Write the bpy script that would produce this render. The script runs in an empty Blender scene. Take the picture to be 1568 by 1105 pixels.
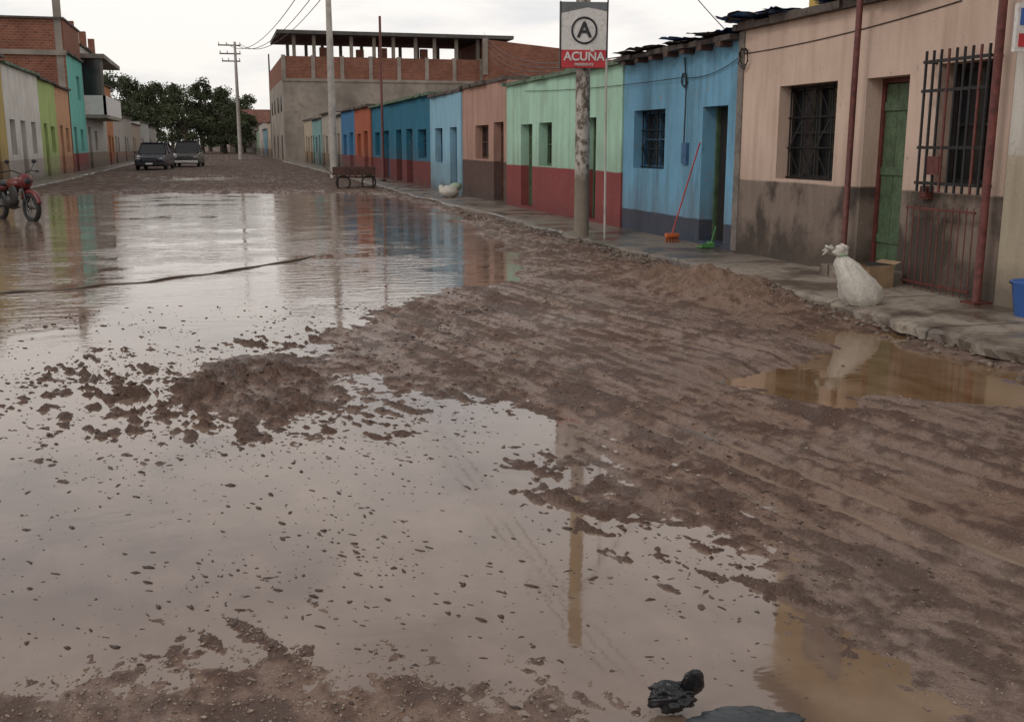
import bpy, math, random
import numpy as np
from mathutils import Vector, Matrix, Euler
random.seed(7); rs=np.random.RandomState(11)
S=bpy.context.scene
# ------------------------------------------------------------ node helpers
def nd(nt,typ,ins={},**props):
    n=nt.nodes.new(typ)
    for k,v in props.items(): setattr(n,k,v)
    for k,v in ins.items():
        s=n.inputs[k]
        if isinstance(v,bpy.types.NodeSocket): nt.links.new(v,s)
        else: s.default_value=v
    return n
def c4(c): return (c[0],c[1],c[2],1.0)
def mixc(nt,f,a,b,blend='MIX'):
    n=nt.nodes.new('ShaderNodeMix'); n.data_type='RGBA'; n.blend_type=blend
    for i,v in ((0,f),(6,a),(7,b)):
        if isinstance(v,bpy.types.NodeSocket): nt.links.new(v,n.inputs[i])
        elif i==0: n.inputs[0].default_value=v
        else: n.inputs[i].default_value=c4(v)
    return n.outputs[2]
def math_(nt,op,a,b=0.0,c=None):
    n=nt.nodes.new('ShaderNodeMath'); n.operation=op
    for i,v in enumerate((a,b) if c is None else (a,b,c)):
        if isinstance(v,bpy.types.NodeSocket): nt.links.new(v,n.inputs[i])
        else: n.inputs[i].default_value=v
    return n.outputs[0]
def rng(nt,v,a,b,c=0.0,d=1.0):
    return nd(nt,'ShaderNodeMapRange',{'Value':v,'From Min':a,'From Max':b,'To Min':c,'To Max':d}).outputs[0]
def noise(nt,vec,scale,detail=5,rough=.6):
    return nd(nt,'ShaderNodeTexNoise',{'Vector':vec,'Scale':scale,'Detail':detail,'Roughness':rough}).outputs[0]
def scaled(nt,vec,s,rot=(0,0,0)):
    return nd(nt,'ShaderNodeMapping',{'Vector':vec,'Scale':s,'Rotation':rot}).outputs[0]
def newmat(name):
    m=bpy.data.materials.new(name); m.use_nodes=True
    nt=m.node_tree; p=nt.nodes['Principled BSDF']
    pos=nt.nodes.new('ShaderNodeNewGeometry').outputs['Position']
    return m,nt,p,pos
def bump(nt,p,h,strength,dist=.02):
    b=nd(nt,'ShaderNodeBump',{'Height':h,'Strength':strength,'Distance':dist})
    nt.links.new(b.outputs[0],p.inputs['Normal'])
def pm(name,col,rough=.6,var=.25,scale=6,metal=0,bmp=.15,dirt=None,spec=.5):
    m,nt,p,pos=newmat(name)
    n=noise(nt,pos,scale); n2=noise(nt,pos,scale*5)
    dk=tuple(x*(1-var*1.4) for x in col); lt=tuple(min(1,x*(1+var)) for x in col)
    c=mixc(nt,rng(nt,n,.3,.7),dk,lt)
    if dirt: c=mixc(nt,rng(nt,n2,.5,.72),c,dirt)
    nt.links.new(c,p.inputs['Base Color']); p.inputs['Metallic'].default_value=metal
    nt.links.new(rng(nt,n2,.3,.7,max(0,rough-.12),min(1,rough+.12)),p.inputs['Roughness'])
    p.inputs['Specular IOR Level'].default_value=spec
    if bmp: bump(nt,p,n2,bmp,.01)
    return m
def paint(name,up,lo,zd,dirt=.5,damp=.5,ragged=.03,dampcol=(.07,.055,.045),dampmax=.6,patch=0):
    m,nt,p,pos=newmat(name)
    z=nd(nt,'ShaderNodeSeparateXYZ',{'Vector':pos}).outputs[2]
    nA=noise(nt,pos,1.3,7,.65); nC=noise(nt,pos,7,6,.7)
    nB=noise(nt,scaled(nt,pos,(3,3,.35)),1.6,6,.6)
    zz=math_(nt,'MULTIPLY_ADD',nA,ragged*2,z)
    f=rng(nt,zz,zd+ragged-.012,zd+ragged+.012)
    c=mixc(nt,f,lo,up)
    c=mixc(nt,math_(nt,'MULTIPLY',rng(nt,nB,.45,.72),dirt),c,(.48,.38,.32),'MULTIPLY')
    c=mixc(nt,math_(nt,'MULTIPLY',rng(nt,nA,.38,.65),dirt*.7),c,(.64,.6,.58),'MULTIPLY')
    c=mixc(nt,math_(nt,'MULTIPLY',rng(nt,noise(nt,pos,.5,3),.4,.65),.25),c,(.75,.73,.70),'MULTIPLY')
    c=mixc(nt,math_(nt,'MULTIPLY',rng(nt,nC,.62,.66),.6),c,(.32,.28,.24))
    g=math_(nt,'MULTIPLY',rng(nt,math_(nt,'MULTIPLY_ADD',nB,-1.1,z),zd-.75,zd+.1,.7,0),dirt)
    c=mixc(nt,g,c,(.16,.12,.10))
    if patch:
        nP=noise(nt,scaled(nt,pos,(1,1.2,1.0)),1.1,5,.6)
        pf=math_(nt,'MULTIPLY',rng(nt,nP,.45,.56),math_(nt,'SUBTRACT',1.0,f))
        c=mixc(nt,math_(nt,'MULTIPLY',pf,patch),c,(.055,.042,.036))
    d=math_(nt,'MULTIPLY_ADD',nA,-.9,damp+.55)
    df=rng(nt,math_(nt,'SUBTRACT',z,d),-.25,.12,dampmax,0)
    c=mixc(nt,df,c,dampcol)
    nt.links.new(c,p.inputs['Base Color'])
    nt.links.new(rng(nt,df,0,.6,.85,.5),p.inputs['Roughness'])
    p.inputs['Specular IOR Level'].default_value=.25
    hb=math_(nt,'MULTIPLY_ADD',nC,.6,noise(nt,pos,40,3))
    bump(nt,p,hb,.4,.014)
    return m
def brickmat(name,c1=(.30,.11,.065),c2=(.20,.07,.045),mortar=(.24,.19,.155)):
    m,nt,p,pos=newmat(name)
    s=nd(nt,'ShaderNodeSeparateXYZ',{'Vector':pos})
    v=nd(nt,'ShaderNodeCombineXYZ',{0:math_(nt,'ADD',s.outputs[0],s.outputs[1]),1:s.outputs[2],2:0.0}).outputs[0]
    b=nd(nt,'ShaderNodeTexBrick',{'Vector':v,'Color1':c4(c1),'Color2':c4(c2),'Mortar':c4(mortar),'Scale':1.0,'Mortar Size':.012,'Brick Width':.28,'Row Height':.13})
    n=noise(nt,pos,.7,6)
    c=mixc(nt,rng(nt,n,.4,.7,0,.55),b.outputs[0],(.5,.42,.38),'MULTIPLY')
    nt.links.new(c,p.inputs['Base Color']); p.inputs['Roughness'].default_value=.9
    p.inputs['Specular IOR Level'].default_value=.2
    return m
# ------------------------------------------------------------ mesh builder
class MB:
    def __init__(s): s.v=[];s.f=[];s.m=[];s.sm=[];s.mats=[]
    def mi(s,m):
        if m not in s.mats: s.mats.append(m)
        return s.mats.index(m)
    def add(s,vs,fs,m,smooth=False,M=None):
        o=len(s.v); k=s.mi(m)
        if M is not None: vs=[M@Vector(v) for v in vs]
        s.v+= [tuple(v) for v in vs]
        for f in fs: s.f.append(tuple(o+i for i in f)); s.m.append(k); s.sm.append(smooth)
    def quad(s,a,b,c,d,m): s.add([a,b,c,d],[(0,1,2,3)],m)
    def box(s,x0,x1,y0,y1,z0,z1,m,M=None):
        vs=[(x,y,z) for z in (z0,z1) for y in (y0,y1) for x in (x0,x1)]
        s.add(vs,[(0,2,3,1),(4,5,7,6),(0,1,5,4),(2,6,7,3),(0,4,6,2),(1,3,7,5)],m,False,M)
    def tube(s,pts,r,m,n=8,cap=True):
        pts=[Vector(p) for p in pts]
        if not isinstance(r,(list,tuple)): r=[r]*len(pts)
        vs=[];fs=[]
        for i,p in enumerate(pts):
            d=(pts[min(i+1,len(pts)-1)]-pts[max(i-1,0)]).normalized()
            a=Vector((0,0,1)) if abs(d.z)<.9 else Vector((1,0,0))
            u=d.cross(a).normalized(); w=d.cross(u)
            for k in range(n):
                t=2*math.pi*k/n
                vs.append(p+(u*math.cos(t)+w*math.sin(t))*r[i])
        for i in range(len(pts)-1):
            for k in range(n):
                fs.append((i*n+k,i*n+(k+1)%n,(i+1)*n+(k+1)%n,(i+1)*n+k))
        if cap:
            fs.append(tuple(range(n))); fs.append(tuple(range((len(pts)-1)*n,len(pts)*n)))
        s.add(vs,fs,m,True)
    def torus(s,c,ax,R,r,m,n=28,k=8):
        ax=Vector(ax).normalized(); a=Vector((0,0,1)); u=ax.cross(a)
        if u.length<.05: u=Vector((1,0,0))
        u.normalize(); w=ax.cross(u)
        vs=[];fs=[]
        for i in range(n):
            t=2*math.pi*i/n; d=u*math.cos(t)+w*math.sin(t)
            for j in range(k):
                q=2*math.pi*j/k
                vs.append(Vector(c)+d*(R+r*math.cos(q))+ax*r*math.sin(q))
        for i in range(n):
            for j in range(k):
                fs.append((i*k+j,i*k+(j+1)%k,((i+1)%n)*k+(j+1)%k,((i+1)%n)*k+j))
        s.add(vs,fs,m,True)
    def blob(s,c,rad,m,n=12,k=8,jit=.1,M=None,sq=1.0):
        vs=[];fs=[]
        for i in range(k+1):
            ph=math.pi*i/k
            for j in range(n):
                th=2*math.pi*j/n
                d=Vector((math.sin(ph)*math.cos(th),math.sin(ph)*math.sin(th),math.cos(ph)))
                q=1+jit*(random.random()-.5)*2*(0 if i in(0,k) else 1)
                vs.append(Vector(c)+Vector((d.x*rad[0],d.y*rad[1],d.z*rad[2]))*q)
        for i in range(k):
            for j in range(n): fs.append((i*n+j,(i+1)*n+j,(i+1)*n+(j+1)%n,i*n+(j+1)%n))
        s.add(vs,fs,m,True,M)
    def loft(s,rings,m,smooth=True,cap=True):
        n=len(rings[0]); vs=[p for r in rings for p in r]; fs=[]
        for i in range(len(rings)-1):
            for k in range(n): fs.append((i*n+k,i*n+(k+1)%n,(i+1)*n+(k+1)%n,(i+1)*n+k))
        if cap: fs.append(tuple(range(n))); fs.append(tuple(range((len(rings)-1)*n,len(rings)*n)))
        s.add(vs,fs,m,smooth)
    def build(s,name,parent=None,loc=None,rot=None,bevel=0):
        me=bpy.data.meshes.new(name); me.from_pydata(s.v,[],s.f)
        for m in s.mats: me.materials.append(m)
        me.polygons.foreach_set('material_index',s.m); me.polygons.foreach_set('use_smooth',s.sm); me.update()
        o=bpy.data.objects.new(name,me); S.collection.objects.link(o)
        if parent: o.parent=parent
        if loc: o.location=loc
        if rot: o.rotation_euler=rot
        if bevel:
            b=o.modifiers.new('b','BEVEL'); b.width=bevel; b.segments=2; b.limit_method='ANGLE'
        return o
def empty(name,loc=(0,0,0),rot=(0,0,0)):
    e=bpy.data.objects.new(name,None); S.collection.objects.link(e); e.location=loc; e.rotation_euler=rot
    e.empty_display_size=.2
    return e
# ------------------------------------------------------------ numpy noise
def vn(x,y,seed=0):
    xi=np.floor(x);yi=np.floor(y);fx=x-xi;fy=y-yi
    fx=fx*fx*fx*(fx*(fx*6-15)+10);fy=fy*fy*fy*(fy*(fy*6-15)+10)
    xi=xi.astype(np.int64);yi=yi.astype(np.int64)
    def h(a,b):
        q=(a*374761393+b*668265263+seed*974711).astype(np.uint64)&np.uint64(0xffffffff)
        q=((q^(q>>np.uint64(13)))*np.uint64(1274126177))&np.uint64(0xffffffff)
        q=q^(q>>np.uint64(16)); return q.astype(np.float64)/4294967295.0*2-1
    a=h(xi,yi);b=h(xi+1,yi);c=h(xi,yi+1);d=h(xi+1,yi+1)
    return (a*(1-fx)+b*fx)*(1-fy)+(c*(1-fx)+d*fx)*fy
def fbm(x,y,oct=4,seed=0,g=.5):
    s=0;a=1;t=0
    for o in range(oct):
        s=s+a*vn(x*2**o+o*17.3,y*2**o-o*9.1,seed+o*31);t+=a;a*=g
        x,y=x*.96-y*.28,x*.28+y*.96
    return s/t
def sst(a,b,x):
    t=np.clip((x-a)/(b-a),0,1);return t*t*(3-2*t)
def sdpoly(x,y,P):
    P=np.array(P,float);d=np.full(x.shape,1e9);ins=np.zeros(x.shape,bool)
    n=len(P)
    for i in range(n):
        a=P[i];b=P[(i+1)%n];e=b-a
        wx=x-a[0];wy=y-a[1]
        t=np.clip((wx*e[0]+wy*e[1])/(e@e),0,1)
        d=np.minimum(d,(wx-e[0]*t)**2+(wy-e[1]*t)**2)
        if a[1]!=b[1]:
            c=((a[1]<=y)&(b[1]>y))|((b[1]<=y)&(a[1]>y))
            xs=a[0]+(y-a[1])/(b[1]-a[1])*e[0]
            ins^=c&(x<xs)
    d=np.sqrt(d);return np.where(ins,-d,d)
POND=[(-6.6,36),(-2,36.5),(3,35),(5.1,32.8),(5.3,26),(5.15,21.3),(4.4,16),(3.3,12.3),(2.0,10.9),(1.4,9.8),(1.05,8.8),(1.15,7.5),(1.35,6.8),(1.85,6.3),(2.05,5.6),(1.75,5.0),(1.6,4.4),(1.7,3.8),(1.75,3.2),(1.88,2.7),(2.0,2.2),(1.5,2.0),(1.2,2.4),(1.0,2.75),(.5,2.85),(.1,2.95),(-.4,3.05),(-1,3.2),(-3,3.2),(-6.6,5),(-6.4,30)]
PUD=[(3.2,6.5),(3.9,6.75),(4.7,7.3),(5.2,8.1),(5.45,7.6),(5.5,6.2),(5.2,5.2),(4.6,5.3),(4.1,5.7),(3.5,5.3),(3.3,5.9)]
PUD2=[(-3,47),(0.5,48),(1.2,53),(-1,55),(-3.5,53)]
def HH(x,y):
    x=np.asarray(x,float);y=np.asarray(y,float)
    wob=fbm(x*1.3,y*.9,5,5,.6)*(.26+.03*np.clip(y,0,30))
    left=1-sst(1.2,2.2,x)
    low=(1-sst(3.5,4.5,y))*left
    w=.20+.03*np.clip(y,0,40)+.6*low
    lr=sst(1.2,1.8,x)*(1-sst(2.7,3.6,x))*(1-sst(4.5,7,y))
    mud=.036+.018*fbm(x*.8,y*.5,3,9)-.029*low-.023*lr+.05*sst(36,41,y)
    depth=-(.012+.09*sst(8.5,12,y))
    k=sst(-w,w,sdpoly(x,y,POND)+wob)
    h=depth*(1-k)+mud*k
    k2=sst(-.3,.3,sdpoly(x,y,PUD)+wob*.9)
    h=h*k2+(-.020)*(1-k2)
    k3=sst(-.8,.8,sdpoly(x,y,PUD2)+fbm(x,y*.5,3,77)*1.2)
    h=h*k3+(-.03)*(1-k3)
    isl=np.exp(-(((x-.20)/.40)**2+((y-7.25)/.8)**2)**1.2)
    skirt=np.exp(-(((x-.02)/.9)**2+((y-6.6)/1.3)**2))
    h=h+.048*isl+.006*skirt
    isl3=np.exp(-(((x-.95)/.6)**2+((y-6.3)/1.0)**2)); h=h+.006*isl3
    u=x+.21*y+.05*fbm(x*.8,y*.35,2,3)
    right=sst(2.5,3.1,u)*(1-sst(13,20,y))*sst(0,2,y)*(1-sst(5.0,5.5,x))
    r=0
    for i,(uc,wd,dp) in enumerate(((2.8,.035,.012),(3.0,.04,.016),(3.15,.04,.02),(3.42,.045,.022),(3.62,.055,.03),(3.80,.035,.018),(3.95,.045,.022),(4.18,.04,.018),(4.35,.06,.03),(4.58,.045,.022),(4.76,.04,.016),(4.9,.05,.022),(5.1,.045,.018),(5.25,.07,.028),(5.5,.045,.018),(5.7,.08,.02))):
        q=(u-uc+.025*fbm(y*1.3,y*0+i,2,i))/wd
        lug=.5+.5*np.sin((y+abs(q)*.02)*2*math.pi/.10)
        a_=np.clip(.7+1.3*fbm(y*.45,y*0+i*3.1,2,160+i),.05,1.4)
        r=r-a_*dp*np.exp(-q*q)*(.8+.45*lug*(y<9))+a_*dp*.7*np.exp(-((abs(q)-1.7)/.6)**2)
    st=fbm(u*12,(y-.2*x)*1.1,5,21,.65)
    n1=fbm(x*3.6,y*2.8,4,13); n2=fbm(x*11,y*8.5,4,57,.62); n3=fbm(x*34,y*28,2,91)
    bil=abs(fbm(x*5.2,y*4.2,4,201,.6))
    h=h+right*k*k2*(r*.8+.015*st+.002)
    uu=x+.45*y
    cl=np.clip(fbm(uu*13,(y-.4*x)*5.5,4,33,.62)-.13,0,1)+.6*np.clip(fbm(x*19,y*15,3,133,.6)-.2,0,1)
    msk=np.clip(.20+1.0*fbm(x*1.1,y*.9,3,66)+1.1*isl+.8*skirt+.6*isl3+.25*(k>.25)+.25*(k>.08)-.35*right,0,1.3)*(1-.6*low)
    shore=1-sst(10,13,y)*(1-k)
    amp=(.35+.65*np.clip(k+isl+.3*skirt,0,1))*(1-.4*low)*(1-.5*right)
    fine=.009*n1+.008*n2+.003*n3-.013*(bil-.2)
    h=h+shore*(fine*amp+.085*cl*msk*(.4+.6*(1-k*.6)))
    h=h+sst(14,30,y)*k*.035*fbm(x*.6,y*.15,3,71)
    bank=np.exp(-((x-5.0)/.7)**2)*sst(9.5,12,y)*(1-sst(40,60,y))
    h=h+bank*(.04+.04*n1+.02*n2)
    n4=fbm(x*7,y*6,4,301,.6)
    q=((x-5.0+.12*(y-9.9))/.5)**2+((y-9.9)/1.2)**2
    h=h+.24*np.exp(-q**1.2)*(1+.35*n1+.3*n4)
    q=((x-4.4)/.6)**2+((y-11.4)/1.6)**2; h=h+.06*np.exp(-q)*(1+.5*n1+.4*n4)
    out=sst(5.5,5.75,x); h=h*(1-out)+.02*out
    out=sst(6.2,6.7,-x); h=h*(1-out)+.04*out
    rel=.40+1.0*n2+.6*n1+right*(1.3*st+8*r)+3.5*cl*msk-1.0*(bil-.25)+.35*isl
    return h,np.clip(rel,0,1)
def H(x,y): return HH(x,y)[0]
def ax(segs):
    r=[]
    for a,b,s in segs: r+=list(np.arange(a,b-1e-6,s))
    r.append(segs[-1][1]); return np.array(r)
gx=ax([(-900,-100,100),(-100,-20,10),(-20,-8,2),(-8,-3,.12),(-3,-1.4,.03),(-1.4,4.4,.0135),(4.4,5.9,.025),(5.9,8,.3),(8,20,3),(20,100,10),(100,900,100)])
gy=ax([(-60,-10,10),(-10,1,.8),(1,1.9,.1),(1.9,6,.0115),(6,9,.018),(9,13,.028),(13,20,.06),(20,40,.16),(40,100,.6),(100,300,5),(300,1500,100)])
GX,GY=np.meshgrid(gx,gy)
Z,REL=HH(GX,GY)
nx,ny=len(gx),len(gy)
co=np.stack([GX,GY,Z],-1).reshape(-1,3).astype(np.float32)
me=bpy.data.meshes.new('ground'); me.vertices.add(nx*ny); me.vertices.foreach_set('co',co.ravel())
i=np.arange(nx*ny).reshape(ny,nx)
q=np.stack([i[:-1,:-1],i[:-1,1:],i[1:,1:],i[1:,:-1]],-1).reshape(-1,4)
me.loops.add(q.size); me.loops.foreach_set('vertex_index',q.ravel().astype(np.int32))
me.polygons.add(len(q)); me.polygons.foreach_set('loop_start',(np.arange(len(q))*4).astype(np.int32))
me.polygons.foreach_set('use_smooth',np.ones(len(q),bool)); me.update()
at=me.attributes.new('relief','FLOAT','POINT'); at.data.foreach_set('value',REL.ravel().astype(np.float32))
ground=bpy.data.objects.new('ground',me); S.collection.objects.link(ground)
# mud material
m,nt,p,pos=newmat('wet_mud')
sp=nd(nt,'ShaderNodeSeparateXYZ',{'Vector':pos}); z=sp.outputs[2]; yy=sp.outputs[1]
rel=nd(nt,'ShaderNodeAttribute',attribute_name='relief').outputs['Fac']
ruv=scaled(nt,pos,(1,.35,1),(0,0,-.2))
nL=noise(nt,pos,.55,4,.5); nM=noise(nt,ruv,2.6,7,.65); nF=noise(nt,pos,22,6,.7); nG=noise(nt,pos,90,3,.6)
rf=math_(nt,'ADD',rel,rng(nt,nF,.3,.7,-.25,.25))
red=mixc(nt,rng(nt,rf,.25,.95),(.205,.122,.084),(.085,.042,.026))  # low relief paler in both tones: sky reflection on wet mud put into colour
gry=mixc(nt,rng(nt,rf,.25,.95),(.23,.163,.132),(.098,.060,.043))
c=mixc(nt,rng(nt,math_(nt,'ADD',nL,math_(nt,'MULTIPLY',nM,.6)),.60,.86),gry,red)
c=mixc(nt,rng(nt,z,.10,.22,0,.6),c,(.21,.13,.088))
c=mixc(nt,rng(nt,yy,34,40,0,.7),c,(.10,.072,.06))
c=mixc(nt,rng(nt,nG,.60,.68,0,.5),c,(.31,.25,.20))
c=mixc(nt,rng(nt,nG,.42,.34,0,.5),c,(.05,.03,.022))
nt.links.new(c,p.inputs['Base Color'])
wet=math_(nt,'ADD',rng(nt,rel,.1,.6,.2,.56),rng(nt,nM,.35,.65,-.1,.14))
wet=math_(nt,'ADD',wet,rng(nt,z,.03,.12,0,.25)); wet=math_(nt,'ADD',wet,rng(nt,yy,30,40,0,.25))
nt.links.new(wet,p.inputs['Roughness'])
nt.links.new(rng(nt,yy,30,42,.5,.2),p.inputs['Specular IOR Level'])
bump(nt,p,math_(nt,'MULTIPLY_ADD',nG,.5,nF),.8,.02)
me.materials.append(m); MUD=m
# water
m,nt,p,pos=newmat('muddy_water')
sp=nd(nt,'ShaderNodeSeparateXYZ',{'Vector':pos}); yy=sp.outputs[1]
nW=noise(nt,pos,.6,5); nS=noise(nt,scaled(nt,pos,(1.4,.8,1),(0,0,.3)),2.2,6,.6)
c=mixc(nt,rng(nt,nW,.3,.7),(.16,.108,.080),(.24,.172,.132))
c=mixc(nt,rng(nt,nS,.45,.68,0,.65),c,(.29,.21,.162))
c=mixc(nt,math_(nt,'MULTIPLY',rng(nt,sp.outputs[0],2.8,3.4),rng(nt,yy,12,9)),c,mixc(nt,rng(nt,nS,.35,.6),(.15,.082,.034),(.23,.142,.08)))
nt.links.new(c,p.inputs['Base Color'])
nt.links.new(rng(nt,nS,.45,.7,.03,.13),p.inputs['Roughness']); p.inputs['IOR'].default_value=1.6
rip=noise(nt,scaled(nt,pos,(1.0,2.4,1)),3.0,3,.55); rip2=noise(nt,scaled(nt,pos,(1,1.6,1)),.5,2)
amt=math_(nt,'MULTIPLY',rng(nt,yy,8,14,.006,.06),rng(nt,rip2,.35,.6,.08,1))
b=nd(nt,'ShaderNodeBump',{'Height':rip,'Strength':amt,'Distance':.25}); nt.links.new(b.outputs[0],p.inputs['Normal'])
w=MB(); w.quad((-6.9,.5,0),(5.65,.5,0),(5.65,62,0),(-6.9,62,0),m); w.build('water')
# clods and gravel
def lumps(name,pts,sizes,mat,flat=.6,ang=None,elong=1.0):
    t=(1+5**.5)/2
    iv=np.array([(-1,t,0),(1,t,0),(-1,-t,0),(1,-t,0),(0,-1,t),(0,1,t),(0,-1,-t),(0,1,-t),(t,0,-1),(t,0,1),(-t,0,-1),(-t,0,1)])/1.9
    iF=[(0,11,5),(0,5,1),(0,1,7),(0,7,10),(0,10,11),(1,5,9),(5,11,4),(11,10,2),(10,7,6),(7,1,8),(3,9,4),(3,4,2),(3,2,6),(3,6,8),(3,8,9),(4,9,5),(2,4,11),(6,2,10),(8,6,7),(9,8,1)]
    b=MB()
    for (x,y,z),s in zip(pts,sizes):
        a=random.random()*6.28 if ang is None else random.gauss(ang,.5); ca,sa=math.cos(a),math.sin(a)
        k=rs.uniform(.4,1.5,(12,1)); v=iv*k*s*np.array([rs.uniform(.8,1.8)*elong,rs.uniform(.5,.9),flat])
        vx=v[:,0]*ca-v[:,1]*sa; vy=v[:,0]*sa+v[:,1]*ca
        b.add(list(zip(vx+x,vy+y,v[:,2]+z)),iF,mat,True)
    return b.build(name)
CLOD=pm('clod_mud',(.068,.040,.028),.5,.4,30,bmp=.5)
N_=120000
cx=rs.uniform(-3.0,2.6,N_); cy=rs.uniform(2.4,11,N_)
dd=np.exp(-(((cx-.1)/1.1)**2+((cy-6.3)/1.8)**2)); nn=fbm(cx*2.2,cy*1.8,4,5,.6); bb=np.exp(-((cy-3.5)/.45)**2)
pr=np.clip(.04+.4*dd+.25*bb+1.1*np.clip(nn-.08,0,1),0,1)*(cx/cy>-.46)
sel=np.where(rs.uniform(0,1,N_)<pr*.30)[0][:9500]
ch=H(cx[sel],cy[sel]); P=[];Sz=[]
for i_,h_ in zip(sel,ch):
    s=float(rs.choice([.002,.0025,.003,.004,.005,.0065,.009],p=[.2,.2,.2,.16,.12,.08,.04]))*(1+.11*cy[i_])
    P.append((cx[i_],cy[i_],max(h_,-.001)+s*.08)); Sz.append(s)
lumps('mud_clods',P,Sz,CLOD,.5,2.2,1.35)
GRV=pm('gravel_stone',(.29,.225,.18),.75,.5,45,bmp=.2)
gx_=[];gy_=[]
for _ in range(11000):
    r_=random.random()
    if r_<.5: y=random.uniform(2.2,3.6); x=random.uniform(-1.3,1.4)
    elif r_<.6: y=random.gauss(9.9,.9); x=random.gauss(4.95,.45)
    else: y=2.3+13*random.random()**1.4; x=random.uniform(1.5,5.4)
    gx_.append(x);gy_.append(y)
gh=H(np.array(gx_),np.array(gy_)); P=[];Sz=[]
for x,y,h in zip(gx_,gy_,gh):
    if h<-.002 or x>5.6: continue
    s=random.choice([.002,.0025,.003,.0045])*(1+.18*y)
    P.append((x,y,max(h,0)+s*.15)); Sz.append(s)
lumps('gravel',P,Sz,GRV)
# ------------------------------------------------------------ materials
GLASS=pm('dark_glass',(.018,.02,.022),.12,.2,3,bmp=0)
DARK=pm('dark_interior',(.012,.011,.010),.9,.3,3,bmp=0)
IRON=pm('wrought_iron',(.02,.018,.018),.5,.3,20,metal=.3)
RUST=pm('rusty_paint',(.13,.032,.026),.6,.4,14,dirt=(.06,.03,.02))
WOODR=pm('door_wood_brown',(.095,.042,.03),.55,.4,9)
WOODG=pm('door_wood_green',(.08,.13,.07),.6,.3,7,dirt=(.06,.05,.03))
WOODB=pm('door_wood_blue',(.03,.10,.18),.6,.3,7)
WHITEF=pm('frame_white',(.55,.52,.48),.6,.2,7)
ROOFM=pm('roof_edge',(.085,.07,.062),.85,.5,5,bmp=.4,dirt=(.18,.12,.09))
ROOFG=pm('roof_edge_green',(.10,.17,.11),.8,.4,4,dirt=(.2,.15,.1))
CONC=pm('concrete_grey',(.2,.17,.15),.85,.3,2.2,bmp=.3,dirt=(.12,.1,.085))
BRICK=brickmat('brick')
m,nt,p,pos=newmat('concrete_wet')
n=noise(nt,pos,1.1,6,.6); n2=noise(nt,pos,9,5,.7); s_=nd(nt,'ShaderNodeSeparateXYZ',{'Vector':pos})
c=mixc(nt,rng(nt,n,.40,.56),(.10,.078,.064),(.31,.265,.215))
c=mixc(nt,rng(nt,s_.outputs[1],11,12.5,0,.5),c,(.10,.08,.07))
c=mixc(nt,rng(nt,n2,.5,.66,0,.7),c,(.12,.078,.056))
jt=math_(nt,'ABSOLUTE',math_(nt,'SUBTRACT',math_(nt,'FRACT',math_(nt,'MULTIPLY',math_(nt,'MULTIPLY_ADD',n,.12,s_.outputs[1]),.62)),.5))
c=mixc(nt,rng(nt,jt,.012,.006,0,.85),c,(.03,.022,.018))
nt.links.new(c,p.inputs['Base Color']); nt.links.new(rng(nt,n,.42,.56,.22,.7),p.inputs['Roughness'])
bump(nt,p,math_(nt,'ADD',n2,math_(nt,'MULTIPLY',rng(nt,jt,.02,.0),-1.0)),.5,.015); CONCW=m
TARP=pm('blue_tarp',(.03,.09,.25),.4,.3,6)
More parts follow.
